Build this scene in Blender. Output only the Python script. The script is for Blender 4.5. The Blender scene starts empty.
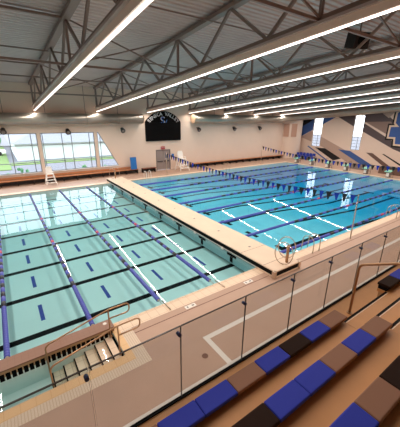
import bpy, bmesh, math, random
from mathutils import Vector, Matrix
random.seed(4)
SC = bpy.context.scene
COL = SC.collection
PI = math.pi

# ------------------------------------------------------------------ materials
def lin(c):
    return tuple(((v/255)/12.92 if v/255 <= .04045 else ((v/255+.055)/1.055)**2.4) for v in c)

def mat(name, rgb, rough=.6, metal=0., noise=0., nscale=4., bump=0., bscale=40., spec=.5, rvar=0.):
    m = bpy.data.materials.new(name); m.use_nodes = True
    nt = m.node_tree; b = nt.nodes['Principled BSDF']
    c = lin(rgb)
    b.inputs['Base Color'].default_value = (*c, 1)
    b.inputs['Roughness'].default_value = rough
    b.inputs['Metallic'].default_value = metal
    b.inputs['Specular IOR Level'].default_value = spec
    tc = nt.nodes.new('ShaderNodeTexCoord')
    if noise:
        n = nt.nodes.new('ShaderNodeTexNoise'); n.inputs['Scale'].default_value = nscale
        n.inputs['Detail'].default_value = 5
        nt.links.new(tc.outputs['Object'], n.inputs['Vector'])
        r = nt.nodes.new('ShaderNodeMapRange'); r.inputs[1].default_value = .3; r.inputs[2].default_value = .7
        r.inputs[3].default_value = 1-noise; r.inputs[4].default_value = 1+noise
        nt.links.new(n.outputs['Fac'], r.inputs[0])
        v = nt.nodes.new('ShaderNodeVectorMath'); v.operation = 'SCALE'
        v.inputs[0].default_value = c
        nt.links.new(r.outputs[0], v.inputs['Scale'])
        nt.links.new(v.outputs[0], b.inputs['Base Color'])
    if bump:
        n = nt.nodes.new('ShaderNodeTexNoise'); n.inputs['Scale'].default_value = bscale
        nt.links.new(tc.outputs['Object'], n.inputs['Vector'])
        bp = nt.nodes.new('ShaderNodeBump'); bp.inputs['Strength'].default_value = bump
        bp.inputs['Distance'].default_value = .01
        nt.links.new(n.outputs['Fac'], bp.inputs['Height']); nt.links.new(bp.outputs[0], b.inputs['Normal'])
    return m

def emit(name, rgb, s):
    m = bpy.data.materials.new(name); m.use_nodes = True
    nt = m.node_tree; nt.nodes.clear()
    o = nt.nodes.new('ShaderNodeOutputMaterial'); e = nt.nodes.new('ShaderNodeEmission')
    e.inputs[0].default_value = (*rgb, 1); e.inputs[1].default_value = s
    nt.links.new(e.outputs[0], o.inputs[0]); return m

def brick(name, rgb, rgb2, w, h, mortar, rough=.5):
    m = mat(name, rgb, rough); nt = m.node_tree; b = nt.nodes['Principled BSDF']
    tc = nt.nodes.new('ShaderNodeTexCoord'); t = nt.nodes.new('ShaderNodeTexBrick')
    t.offset = 0
    t.inputs['Color1'].default_value = (*lin(rgb), 1); t.inputs['Color2'].default_value = (*lin(rgb), 1)
    t.inputs['Mortar'].default_value = (*lin(rgb2), 1); t.inputs['Scale'].default_value = 1
    t.inputs['Mortar Size'].default_value = mortar; t.inputs['Brick Width'].default_value = w; t.inputs['Row Height'].default_value = h
    nt.links.new(tc.outputs['Object'], t.inputs['Vector']); nt.links.new(t.outputs['Color'], b.inputs['Base Color'])
    return m

def glassy(name, tint, ior=1.45, rough=0., bump=0., bscale=1., absorb=None):
    """thin clear layer: Fresnel mix of see-through and mirror"""
    m = bpy.data.materials.new(name); m.use_nodes = True
    nt = m.node_tree; nt.nodes.clear()
    o = nt.nodes.new('ShaderNodeOutputMaterial'); mx = nt.nodes.new('ShaderNodeMixShader')
    t = nt.nodes.new('ShaderNodeBsdfTransparent'); g = nt.nodes.new('ShaderNodeBsdfGlossy')
    f = nt.nodes.new('ShaderNodeFresnel'); 
    gm_ = nt.nodes.new('ShaderNodeNewGeometry'); mr = nt.nodes.new('ShaderNodeMapRange')   # same index from either face
    mr.inputs[3].default_value = ior; mr.inputs[4].default_value = 1/ior
    nt.links.new(gm_.outputs['Backfacing'], mr.inputs[0]); nt.links.new(mr.outputs[0], f.inputs['IOR'])
    t.inputs[0].default_value = (*tint, 1); g.inputs['Roughness'].default_value = rough
    nt.links.new(f.outputs[0], mx.inputs[0]); nt.links.new(t.outputs[0], mx.inputs[1]); nt.links.new(g.outputs[0], mx.inputs[2])
    nt.links.new(mx.outputs[0], o.inputs[0])
    if absorb:                       # the water's own colour, deeper with the path through it
        va = nt.nodes.new('ShaderNodeVolumeAbsorption'); k = max(absorb)
        va.inputs['Color'].default_value = (*[1-a/k for a in absorb], 1); va.inputs['Density'].default_value = k
        nt.links.new(va.outputs[0], o.inputs['Volume'])
    if bump:
        tc = nt.nodes.new('ShaderNodeTexCoord'); n = nt.nodes.new('ShaderNodeTexNoise')
        n.inputs['Scale'].default_value = bscale; n.inputs['Detail'].default_value = 3
        nt.links.new(tc.outputs['Object'], n.inputs['Vector'])
        bp = nt.nodes.new('ShaderNodeBump'); bp.inputs['Strength'].default_value = bump; bp.inputs['Distance'].default_value = .02
        nt.links.new(n.outputs['Fac'], bp.inputs['Height'])
        nt.links.new(bp.outputs[0], g.inputs['Normal']); nt.links.new(bp.outputs[0], f.inputs['Normal'])
    return m

M = dict(
    wall=mat('painted_wall', (232, 212, 196), .8, noise=.02, nscale=.7),
    deckroof=mat('galvanised_roof_deck', (190, 176, 174), .42, metal=.2, noise=.06, nscale=.8),
    steel=mat('painted_steel', (140, 122, 115), .5),
    housing=mat('light_housing_paint', (248, 226, 212), .5),
    strip=emit('lamp_diffuser', (1, .88, .81), 4.),
    tile=mat('deck_tile', (188, 156, 136), .5, noise=.04, nscale=1.5),
    coping=brick('cream_coping_tile', (238, 214, 188), (214, 186, 160), .3, .3, .008),
    ribbed=brick('ribbed_mat_tile', (226, 206, 184), (204, 182, 158), .06, .6, .008),
    amber=brick('amber_tile', (236, 196, 146), (216, 174, 126), .3, .3, .006),
    joint=mat('deck_joint', (120, 86, 72), .7),
    white=mat('white_paint', (236, 230, 222), .5),
    cream=mat('bulkhead_deck', (232, 208, 184), .6, noise=.03, nscale=2),
    basin=mat('basin_plaster', (222, 234, 230), .6, noise=.03, nscale=.6),
    basin_deep=mat('basin_plaster_deep', (224, 236, 236), .6, noise=.03, nscale=.5),
    black=mat('black_tile', (4, 4, 6), .6, spec=.05),
    blue_tile=mat('blue_tile', (20, 44, 150), .4),
    rubber=mat('black_rubber', (10, 9, 9), .7, spec=.15),
    skirt=mat('skirt_panel', (150, 186, 190), .4),
    chrome=mat('stainless', (206, 186, 166), .28, metal=.9),
    bronze=mat('bronze_rail', (176, 138, 104), .35, metal=.6),
    float_blue=mat('blue_float', (88, 96, 186), .5, spec=.3),
    float_dark=mat('dark_float', (30, 26, 40), .45),
    float_red=mat('red_float', (196, 70, 96), .45),
    cable=mat('cable', (210, 200, 190), .5),
    flag_blue=mat('blue_pennant', (36, 66, 176), .8, spec=.1),
    flag_black=mat('black_pennant', (14, 14, 20), .7),
    seat_blue=mat('blue_seat', (50, 62, 170), .6, spec=.15, bump=.1, bscale=200),
    seat_tan=mat('taupe_seat', (146, 108, 88), .6, spec=.15, bump=.1, bscale=200),
    seat_dark=mat('dark_brown_seat', (42, 25, 17), .65, spec=.1, bump=.1, bscale=200),
    plywood=mat('plywood_deck', (200, 144, 90), .5, noise=.06, nscale=3),
    ply_end=mat('plywood_end', (176, 140, 100), .6),
    brown_wall=brick('brown_wall_tile', (146, 108, 88), (138, 100, 82), .15, .15, .004),
    duct=mat('galvanised_duct', (170, 164, 154), .38, metal=.75, noise=.05, nscale=2),
    ductcap=mat('duct_cap', (214, 182, 150), .5, metal=.2),
    screen=mat('dark_screen', (8, 7, 8), .5, spec=.1),
    letter=mat('white_letters', (232, 234, 240), .5),
    logo_blue=mat('logo_blue', (52, 112, 190), .5),
    door=mat('grey_door', (150, 138, 134), .5),
    doorframe=mat('grey_frame', (120, 110, 108), .5),
    red=mat('exit_red', (176, 20, 26), .6, spec=.1),
    matblue=mat('blue_mat', (30, 112, 190), .5),
    wood=mat('wood_bench', (196, 132, 90), .5, noise=.08, nscale=3),
    redwood=mat('dark_wood_bench', (120, 62, 40), .5, noise=.08, nscale=3),
    darkmetal=mat('dark_metal', (40, 34, 34), .5),
    plastic=mat('white_plastic', (248, 244, 238), .5),
    chairblue=mat('chair_blue', (34, 62, 170), .5),
    m_black=mat('mural_black', (22, 20, 22), .75),
    m_blue=mat('mural_blue', (62, 96, 160), .75),
    m_dark=mat('mural_dark_grey', (92, 80, 82), .75),
    m_mid=mat('mural_taupe', (150, 126, 116), .75),
    m_light=mat('mural_light_taupe', (186, 162, 148), .75),
    m_brown=mat('mural_brown', (108, 84, 76), .75),
    frame=mat('window_frame', (128, 132, 140), .4, metal=.3),
    sill=mat('white_sill', (240, 236, 232), .5),
    pillar=mat('window_pillar', (222, 204, 196), .7),
    grille=mat('brown_panel', (196, 156, 136), .7, bump=.3, bscale=120),
    mint=mat('mint_top', (150, 214, 190), .5),
    grey=mat('grey_plastic', (130, 120, 116), .5),
    brownbox=mat('brown_box', (110, 84, 70), .6),
    winfrost=glassy('translucent_panel', (.93, .95, .96)),
    win=glassy('window_glass', (.97, .99, 1.0)),
    railglass=glassy('tinted_glass', (.81, .82, .82), 1.18),
    edge=mat('glass_edge', (66, 58, 54), .3),
    clampm=mat('blue_clamp', (56, 62, 96), .4, metal=.5),
    water=glassy('pool_water_shallow', (1, 1, 1), 1.33, .01, .03, 1.1, (.46, .165, .13)),
    water_deep=glassy('pool_water_deep', (1, 1, 1), 1.33, .015, .05, 1.3, (.62, .125, .035)),
    asphalt=mat('asphalt', (104, 104, 114), .9, noise=.04),
    grass=mat('grass', (96, 120, 62), .9, noise=.15, nscale=3),
    shedwall=mat('pale_cladding', (206, 218, 216), .8),
    shedroof=mat('pale_roof', (118, 122, 130), .8),
    carwhite=mat('car_white', (232, 230, 230), .3),
    carglass=mat('car_glass', (70, 84, 110), .2),
    tyre=mat('tyre', (24, 24, 26), .8),
    leaf=mat('shrub_leaf', (86, 140, 96), .8, noise=.25, nscale=9),
    trunk=mat('bark', (96, 80, 66), .9),
    soffit=mat('upper_wall', (150, 136, 128), .8),
)

# ------------------------------------------------------------------ mesh builder
class MB:
    def __init__(s): s.v = []; s.f = []; s.mi = []; s.sm = []
    def add(s, vs, fs, mi=0, smooth=False):
        n = len(s.v); s.v += [tuple(v) for v in vs]
        for f in fs: s.f.append([n+i for i in f]); s.mi.append(mi); s.sm.append(smooth)
        return s
    def box(s, x0, x1, y0, y1, z0, z1, mi=0):
        return s.add([(x0,y0,z0),(x1,y0,z0),(x1,y1,z0),(x0,y1,z0),(x0,y0,z1),(x1,y0,z1),(x1,y1,z1),(x0,y1,z1)],
                     [(3,2,1,0),(4,5,6,7),(0,1,5,4),(1,2,6,5),(2,3,7,6),(3,0,4,7)], mi)
    def rbox(s, x0, x1, y0, y1, z0, z1, r=.02, mi=0, seg=2):
        """box with its edges rounded"""
        bm = bmesh.new(); bmesh.ops.create_cube(bm, size=1)
        for v in bm.verts: v.co = Vector(((x0+x1)/2+v.co.x*(x1-x0), (y0+y1)/2+v.co.y*(y1-y0), (z0+z1)/2+v.co.z*(z1-z0)))
        bmesh.ops.bevel(bm, geom=bm.edges[:], offset=r, segments=seg, affect='EDGES', profile=.5)
        bm.verts.ensure_lookup_table(); bm.verts.index_update()
        s.add([v.co[:] for v in bm.verts], [[v.index for v in f.verts] for f in bm.faces], mi); bm.free(); return s
    def bar(s, p, q, w, h, mi=0, up=(0,0,1)):
        p = Vector(p); q = Vector(q); d = (q-p).normalized(); u = Vector(up)
        if abs(d.dot(u)) > .99: u = Vector((0,1,0))
        a = d.cross(u).normalized()*w/2; b = a.cross(d).normalized()*h/2
        vs = [p-a-b,p+a-b,p+a+b,p-a+b,q-a-b,q+a-b,q+a+b,q-a+b]
        return s.add(vs, [(0,1,2,3),(7,6,5,4),(0,4,5,1),(1,5,6,2),(2,6,7,3),(3,7,4,0)], mi)
    def tube(s, pts, r, n=8, mi=0, cap=True):
        pts = [Vector(p) for p in pts]; rings = []; a = None
        for i, p in enumerate(pts):
            d = (pts[min(i+1,len(pts)-1)]-pts[max(i-1,0)]).normalized()
            if a is None:
                u = Vector((0,0,1)) if abs(d.z) < .9 else Vector((0,1,0)); a = d.cross(u).normalized()
            else: a = (a - d*a.dot(d)).normalized()
            b = d.cross(a); rr = r[i] if isinstance(r, (list,tuple)) else r
            rings.append([p+(a*math.cos(2*PI*k/n)+b*math.sin(2*PI*k/n))*rr for k in range(n)])
        vs = [v for R in rings for v in R]; fs = []
        for i in range(len(pts)-1):
            for k in range(n): fs.append((i*n+k, i*n+(k+1)%n, (i+1)*n+(k+1)%n, (i+1)*n+k))
        s.add(vs, fs, mi, True)
        if cap: s.add(rings[0], [list(range(n))[::-1]], mi); s.add(rings[-1], [list(range(n))], mi)
        return s
    def prism(s, poly, f0, f1, mi=0):
        """poly: 2-D points; f0, f1 map (u, v) to the two end faces"""
        n = len(poly); vs = [f0(u,v) for u,v in poly]+[f1(u,v) for u,v in poly]
        return s.add(vs, [list(range(n))[::-1], list(range(n,2*n))]+[(i,(i+1)%n,n+(i+1)%n,n+i) for i in range(n)], mi)
    def sphere(s, c, r, mi=0, nu=10, nv=6, sc=(1,1,1)):
        vs = []; fs = []
        for j in range(nv+1):
            t = PI*j/nv
            for i in range(nu):
                p = 2*PI*i/nu
                vs.append((c[0]+r*sc[0]*math.sin(t)*math.cos(p), c[1]+r*sc[1]*math.sin(t)*math.sin(p), c[2]+r*sc[2]*math.cos(t)))
        for j in range(nv):
            for i in range(nu): fs.append((j*nu+i, (j+1)*nu+i, (j+1)*nu+(i+1)%nu, j*nu+(i+1)%nu))
        return s.add(vs, fs, mi, True)
    def mesh(s, name, mats, raw=False):
        me = bpy.data.meshes.new(name); me.from_pydata(s.v, [], s.f)
        for m in (mats if isinstance(mats, (list,tuple)) else [mats]): me.materials.append(m)
        me.polygons.foreach_set('material_index', s.mi); me.polygons.foreach_set('use_smooth', s.sm)
        if raw: me.update(); return me
        bm = bmesh.new(); bm.from_mesh(me)
        bmesh.ops.remove_doubles(bm, verts=bm.verts, dist=1e-5)
        bmesh.ops.recalc_face_normals(bm, faces=bm.faces); bm.to_mesh(me); bm.free()
        me.update(); return me
    def build(s, name, mats, parent=None, loc=(0,0,0), rot=None):
        o = bpy.data.objects.new(name, s.mesh(name, mats)); COL.objects.link(o); o.location = loc
        if rot: o.rotation_euler = rot
        if parent: o.parent = parent
        return o

def tag(o, label=None, cat=None, group=None, kind=None):
    if label: o['label'] = label
    if cat: o['category'] = cat
    if group: o['group'] = group
    if kind: o['kind'] = kind
    return o
def thing(name, label, cat, loc=(0,0,0), rz=0, group=None):
    o = bpy.data.objects.new(name, None); COL.objects.link(o); o.empty_display_size = .2
    o.location = loc; o.rotation_euler = (0,0,rz)
    return tag(o, label, cat, group)
def kids(o): return [c for c in COL.objects if c.parent == o]
def dup(o, loc, rz=None, label=None, group=None, parent=None):
    r = o.copy(); COL.objects.link(r)
    if loc is not None: r.location = loc
    if rz is not None: r.rotation_euler = (0,0,rz)
    if parent: r.parent = parent
    if label: r['label'] = label
    if group: r['group'] = group
    for c in kids(o): dup(c, None, parent=r)
    return r
def struct(name, mb, mats, label=None, cat=None):
    o = mb.build(name, mats); tag(o, label, cat, kind='structure'); return o
def ordn(i): return ['first','second','third','fourth','fifth','sixth','seventh','eighth','ninth','tenth','eleventh','twelfth'][i]

# ------------------------------------------------------------------ key dimensions (metres; camera above the origin)
CAMZ = 6.
YW, XW = 30., 40.              # far wall, right wall
XL, YB = -16., -7.             # the walls out of view
PX0, PX1, PY0, PY1 = -13., 33.4, 7.3, 26.3   # the pool
SL = -.0833                    # roof fall towards the far wall
zs = lambda y: 8.82+SL*y       # underside of the light runs
BX0, BX1 = 8.0, 9.5            # movable bulkhead
WX0, WX1, WY0, WY1 = -9., 1.80, 5.95, 6.92   # ramp well

# ------------------------------------------------------------------ camera
cam = bpy.data.cameras.new('camera'); co = bpy.data.objects.new('camera', cam); COL.objects.link(co)
F_, PI_, YA_, RO_ = 283.6, .328549, .6112567, .010979
cam.sensor_fit = 'HORIZONTAL'; cam.sensor_width = 36; cam.lens = 36*F_/400; cam.clip_start = .05; cam.clip_end = 600
fw = Vector((math.sin(YA_)*math.cos(PI_), math.cos(YA_)*math.cos(PI_), -math.sin(PI_)))
rt = fw.cross(Vector((0,0,1))).normalized(); up = rt.cross(fw)
r2 = rt*math.cos(RO_)+up*math.sin(RO_); u2 = -rt*math.sin(RO_)+up*math.cos(RO_)
mw = Matrix.Identity(4)
for i in range(3): mw[i][0] = r2[i]; mw[i][1] = u2[i]; mw[i][2] = -fw[i]
mw.translation = (0,0,CAMZ); co.matrix_world = mw; SC.camera = co

# ------------------------------------------------------------------ floor (deck) and pool shell
def cells(xs, ys, inside):
    for i in range(len(xs)-1):
        for j in range(len(ys)-1):
            if inside((xs[i]+xs[i+1])/2, (ys[j]+ys[j+1])/2): yield xs[i], xs[i+1], ys[j], ys[j+1]
inpool = lambda x,y: PX0 < x < PX1 and PY0 < y < PY1
inwell = lambda x,y: WX0 < x < WX1 and WY0 < y < WY1
CY0, CX1, CY1 = 6.84, PX1+.55, PY1+.6
AX, AY = 2.00, 5.68            # amber tile around the well, then the ribbed band
RX, RY = 2.32, 5.40
fl = MB()
def deck_mat(x, y):
    if x < AX and AY < y < PY0: return 2
    if x < RX and RY < y < CY0: return 3
    if PX0-.5 < x < CX1 and CY0 < y < CY1: return 1
    return 0
xs = sorted({XL, WX0, PX0-.5, PX0, WX1, AX, RX, PX1, CX1, XW}); ys = sorted({YB, RY, AY, WY0, WY1, CY0, PY0, PY1, CY1, YW})
for a, b, c, d in cells(xs, ys, lambda x,y: not inpool(x,y) and not inwell(x,y)):
    fl.add([(a,c,0),(b,c,0),(b,d,0),(a,d,0)], [(0,1,2,3)], deck_mat((a+b)/2,(c+d)/2))
struct('floor', fl, [M['tile'], M['coping'], M['amber'], M['ribbed']], 'pinkish tan tiled pool deck with cream coping along the water')

DA, DB, SPLIT = -.62, -.74, (BX0+BX1)/2
pb = MB()
def bed(x):                                    # the bottom falls away towards the mural wall
    return DA if x < SPLIT else DB-.62*min(1, max(0, (x-15)/9))
knots = [PX0, SPLIT-.001, SPLIT, 15, 24, PX1]
for a, b in zip(knots, knots[1:]):
    mi = 0 if b <= SPLIT else 1; za, zb_ = bed(a), bed(b)
    pb.add([(a,PY0,za),(b,PY0,zb_),(b,PY1,zb_),(a,PY1,za)], [(0,1,2,3)], mi)
    for y in (PY0, PY1): pb.add([(a,y,za),(b,y,zb_),(b,y,0),(a,y,0)], [(0,1,2,3)], mi)
DB2 = bed(PX1)
pb.add([(PX0,PY0,DA),(PX0,PY1,DA),(PX0,PY1,0),(PX0,PY0,0)], [(0,1,2,3)], 0)
pb.add([(PX1,PY0,DB2),(PX1,PY1,DB2),(PX1,PY1,0),(PX1,PY0,0)], [(0,1,2,3)], 1)
LY = [8.87+2.375*k for k in range(8)]          # black lane lines on the bottom
for y in LY:
    pb.box(PX0+2, SPLIT, y-.125, y+.125, DA, DA+.004, 2)
    for a, b in ((11.5,15),(15,24),(24,PX1-2)):
        pb.add([(a,y-.125,bed(a)+.005),(b,y-.125,bed(b)+.005),(b,y+.125,bed(b)+.005),(a,y+.125,bed(a)+.005)], [(0,1,2,3)], 2)
    for x in (11.75, PX1-2.2): pb.box(x-.13, x+.13, y-.5, y+.5, bed(x), bed(x)+.006, 2)
for x in [2.5+2.27*k for k in range(-4, 3)]:     # blue dashes, mid-lane
    for k in range(8): pb.box(x-.065, x+.065, LY[k]+1.19-.5, LY[k]+1.19+.5, DA, DA+.004, 3)
struct('floor_lower', pb, [M['basin'], M['basin_deep'], M['black'], M['blue_tile']], 'tiled pool bottom and sides with black lane lines')
def water(x0, x1, y0, y1, z, m, lab):
    b = MB(); b.add([(x0,y0,z),(x1,y0,z),(x1,y1,z),(x0,y1,z)], [(0,1,2,3)])
    o = bpy.data.objects.new('pool_water', b.mesh('pool_water', m, True)); COL.objects.link(o); tag(o, lab, 'water', kind='stuff')
water(PX0, BX0+.12, PY0, PY1, -.06, M['water'], 'pale teal water between the windows and the cream bulkhead, mirroring the windows')
water(BX1-.12, PX1, PY0, PY1, -.06, M['water_deep'], 'deep blue water between the cream bulkhead and the mural wall')

# white court lines, deck joints
ml = MB(); ml.box(3.86, 26, 5.16, 5.31, 0, .003); ml.box(3.86, 4.01, 2.4, 5.16, 0, .003)
struct('trim_1', ml, M['white'], 'white line painted on the deck, turning a right angle')
ml = MB(); ml.box(RX, 39, 6.55, 6.58, 0, .002); ml.box(3.9, 39.2, 28.2, 28.22, 0, .002)
struct('trim_2', ml, M['joint'], 'thin brown joint running along the deck')
ml = MB(); ml.box(XL+.1, CX1, PY0-.05, PY0+.0, -.04, .012, 0); ml.box(XL+.1, CX1, PY1, PY1+.05, -.04, .012, 0); ml.box(PX1, PX1+.05, PY0, PY1, -.04, .012, 0)
struct('trim_3', ml, M['coping'], 'cream lip around the edge of the water')

# ------------------------------------------------------------------ ramp well with steps, low brown wall
wl = MB(); zb = -.55
wl.add([(WX0,WY0,zb),(WX1,WY0,zb),(WX1,WY1,zb),(WX0,WY1,zb)], [(0,1,2,3)], 0)
wl.add([(WX0,WY0,zb),(WX1,WY0,zb),(WX1,WY0,0),(WX0,WY0,0)], [(0,1,2,3)], 0)
wl.add([(WX0,WY1,zb),(WX1,WY1,zb),(WX1,WY1,0),(WX0,WY1,0)], [(0,1,2,3)], 0)
wl.add([(WX1,WY0,zb),(WX1,WY1,zb),(WX1,WY1,0),(WX1,WY0,0)], [(0,1,2,3)], 0)
wl.add([(WX0,WY0,zb),(WX0,WY1,zb),(WX0,WY1,0),(WX0,WY0,0)], [(0,1,2,3)], 0)
struct('floor_inner', wl, M['basin'], 'sunken entry well beside the low brown wall')
st = thing('entry_steps', 'pale stone steps with black nosings going down into the small well', 'steps', (WX1-.01, (WY0+WY1)/2, 0))
for k in range(6):
    x1 = WX1-.01-.28*k; x0 = x1-.28; z = -.07-.08*k; h = (WY1-WY0)/2-.005
    b = MB(); b.box(x0-st.location.x, x1-st.location.x, -h, h, zb+.01, z); b.build('step', M['amber'] if k < 0 else M['coping'], st)
    b = MB(); b.box(x0-st.location.x, x0+.035-st.location.x, -h, h, z, z+.006); b.build('nosing', M['black'], st)
b = MB(); b.box(-.06, .0, -h, h, -.07, -.064); b.build('nosing', M['black'], st)
water(WX0, WX1-.3, WY0, WY1, -.115, M['water'], 'teal water in the small stepped well by the brown wall')
bw = MB(); bw.box(WX0, 1.86, 7.0, 7.32, .0, .16); bw.box(WX0, 1.86, 6.93, 7.34, .16, .2)
struct('wall_low', bw, M['brown_wall'], 'low brown tiled wall between the well and the pool')
sl = MB()
for k in range(80):
    x = 1.68-.125*k
    sl.box(x, x+.095, 6.915, 6.93, -.10, .10, 0)
sl.box(WX0, 1.80, 6.925, 7.0, -.1, .155, 1)
struct('trim_4', sl, [M['black'], M['ply_end']], 'row of dark square openings under the low brown wall')
sf = MB(); sf.tube([(1.66,7.2,.2),(1.66,7.2,.206)], .055, 14); tag(sf.build('wall_light', M['white']), 'small round white disc set in the top of the low brown wall', 'light')

def rail_curve(ctrl, r, n=8, bend=.12, seg=5):
    """tube through corner points with rounded corners"""
    P = [Vector(c) for c in ctrl]; out = [P[0]]
    for i in range(1, len(P)-1):
        a = (P[i-1]-P[i]); b = (P[i+1]-P[i]); t = min(bend, a.length*.45, b.length*.45)
        p0 = P[i]+a.normalized()*t; p1 = P[i]+b.normalized()*t
        for k in range(seg+1):
            u = k/seg; out.append(p0*(1-u)**2+P[i]*2*u*(1-u)+p1*u*u)
    out.append(P[-1]); mb = MB(); mb.tube(out, r, n); return mb
for (y, lab) in ((6.82, 'bronze handrail of the well steps, the one beside the brown wall'), (6.05, 'bronze handrail of the well steps, the one nearer the glass railing')):
    h = thing('stair_handrail', lab, 'handrail', (.08, y, 0))
    rail_curve([(0,0,-.35),(0,0,.52),(1.62,0,.92),(2.22,0,.92),(2.22,0,.62),(1.62,0,.62)], .021, 8, .13).build('rail', M['bronze'], h)
    rail_curve([(1.62,0,0),(1.62,0,.92)], .021).build('post', M['bronze'], h)
    b = MB(); b.tube([(1.62,0,0),(1.62,0,.015)], .05, 10); b.build('flange', M['bronze'], h)

# ------------------------------------------------------------------ walls
def wall_rect(u0, u1, v0, v1, holes, fn, mb, mi=0):
    us = sorted({u0,u1,*[h[0] for h in holes],*[h[1] for h in holes]}); vs = sorted({v0,v1,*[h[2] for h in holes],*[h[3] for h in holes]})
    for a, b, c, d in cells(us, vs, lambda x,y: not any(h[0]<x<h[1] and h[2]<y<h[3] for h in holes)):
        mb.add([fn(a,c), fn(b,c), fn(b,d), fn(a,d)], [(0,1,2,3)], mi)
ztop = lambda y: 10.92+SL*y+.1
WZ0, WZ1 = .98, 4.46
DX0, DX1, DZ = 14.75, 16.62, 2.36
wf = MB()
holes = [(-6, 3.02, WZ0, WZ1), (3.3, 8.05, WZ0, WZ1), (8.35, 10.32, WZ0, WZ1), (DX0, DX1, 0, DZ)]
wall_rect(XL, XW, 0, 6.3, holes, lambda x,z: (x, YW, z), wf)
wall_rect(XL, XW, 6.3, ztop(YW)+.3, [], lambda x,z: (x, YW, z), wf, 0)
wf.add([(8.46,YW,WZ1),(10.32,YW,WZ1),(10.32,YW,WZ0)], [(0,1,2)])       # the slanted end of the last window
for (a, b, c, d) in holes[:2]:
    for q in ([(a,c),(b,c)], [(b,c),(b,d)], [(b,d),(a,d)], [(a,d),(a,c)]):
        (p, r), (s_, t) = q; wf.add([(p,YW,r),(s_,YW,t),(s_,YW+.25,t),(p,YW+.25,r)], [(0,1,2,3)])
wf.box(10.9, 11.0, YW+.5, YW+.6, 0, .1)
struct('wall_far', wf, [M['wall'], M['soffit']], 'pale cream far wall with the windows and scoreboard')

wr = MB(); HW = [(25.75, 27.2, 1.92, 6.2), (19.78, 21.05, 1.92, 6.4)]     # tall mural windows (y0,y1,z0,z1)
wall_rect(YB, YW, 0, 12, HW, lambda y,z: (XW, y, z), wr)
def clip(poly, f):
    out = []
    for i in range(len(poly)):
        a, b = poly[i], poly[(i+1)%len(poly)]; fa, fb = f(a), f(b)
        if fa >= 0: out.append(a)
        if fa*fb < 0:
            t = fa/(fa-fb); out.append((a[0]+(b[0]-a[0])*t, a[1]+(b[1]-a[1])*t))
    return out
def mural(poly, mi, lift):
    parts = [poly]
    for (y0,y1,z0,z1) in HW:
        nxt = []
        for p in parts:
            nxt.append(clip(p, lambda q: y0-q[0])); nxt.append(clip(p, lambda q: q[0]-y1))
            mid = clip(clip(p, lambda q: q[0]-y0), lambda q: y1-q[0])
            if len(mid) > 2: nxt.append(clip(mid, lambda q: z0-q[1])); nxt.append(clip(mid, lambda q: q[1]-z1))
        parts = [p for p in nxt if len(p) > 2]
    for p in parts: wr.add([(XW-lift, y, z) for y,z in p], [list(range(len(p)))], mi)
#MURAL
cz = Vector((0,0,CAMZ))
def onwall(px, py):                    # where a sight line met the mural wall when the photo was surveyed
    d = r2*((px-200)/F_)-u2*((py-213.5)/F_)+fw
    d *= XW/d.x; return (round(d.y,2), round(d.z+CAMZ,2))
MUR = []
def mp(mi, *pts): MUR.append((mi, [onwall(*p) for p in pts]))
mp(1, (298,116),(319,115),(319,116.5),(298,129))
mp(2, (298,129),(319,116.5),(338,116),(298,138))
mp(5, (301,137),(311,131),(322,137),(352,154),(362,166),(352,165),(338,156.5),(320,145.5))
mp(1, (315,147.3),(325,148.3),(341,158.6),(333,160.5))
mp(2, (307.3,146.2),(308.5,145.7),(328,160.5),(326,160.5))
mp(2, (338,149.3),(350,150.8),(374,166.5),(363,166))
mp(6, (366,152.5),(372.5,153.2),(391,167.5),(384.5,167.5))
mp(1, (382,154.0),(384,154.0),(404,166.5),(402,167.5))
mp(3, (337,116),(384,112),(402,127),(402,153),(393,149.2),(362,131),(353,126))
mp(4, (364.5,122),(391,121.5),(402,135),(402,143))
mp(0, (363,122.3),(366,122.3),(402,143.3),(402,147.5))
mp(5, (381,112),(396,111),(389,118.2))
for i, (mi, p) in enumerate(MUR):
    mural(p, mi, .004+.001*i)
for (y0,y1,z0,z1) in HW:
    for (a,b) in (((y0,z0),(y1,z0)),((y1,z0),(y1,z1)),((y1,z1),(y0,z1)),((y0,z1),(y0,z0))):
        wr.add([(XW,*a),(XW,*b),(XW+.25,*b),(XW+.25,*a)], [(0,1,2,3)])
struct('wall_right', wr, [M['wall'], M['m_black'], M['m_blue'], M['m_dark'], M['m_mid'], M['m_light'], M['m_brown']], 'right hand wall painted with diagonal blue, black and taupe stripes')
wb = MB(); wb.box(XL-.2, XL, YB, YW, -.02, 12); struct('wall_left', wb, M['wall'])
wb = MB(); wb.box(XL, XW, YB-.2, YB, -.02, 12); struct('wall_back', wb, M['wall'])
# column that rounds the far right corner
cc = MB(); CCX, CCY, CR = 38.35, 30.35, 1.95
vsn = 28; vs_ = [(CCX+CR*math.cos(PI+PI*k/vsn*1.0), CCY+CR*math.sin(PI+PI*k/vsn)) for k in range(vsn+1)]
cc.add([(x,y,0) for x,y in vs_]+[(x,y,8.5) for x,y in vs_], [(k,k+1,vsn+2+k,vsn+1+k) for k in range(vsn)], 0, True)
struct('column', cc, M['wall'], 'round cream column standing in the far right corner')

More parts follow.
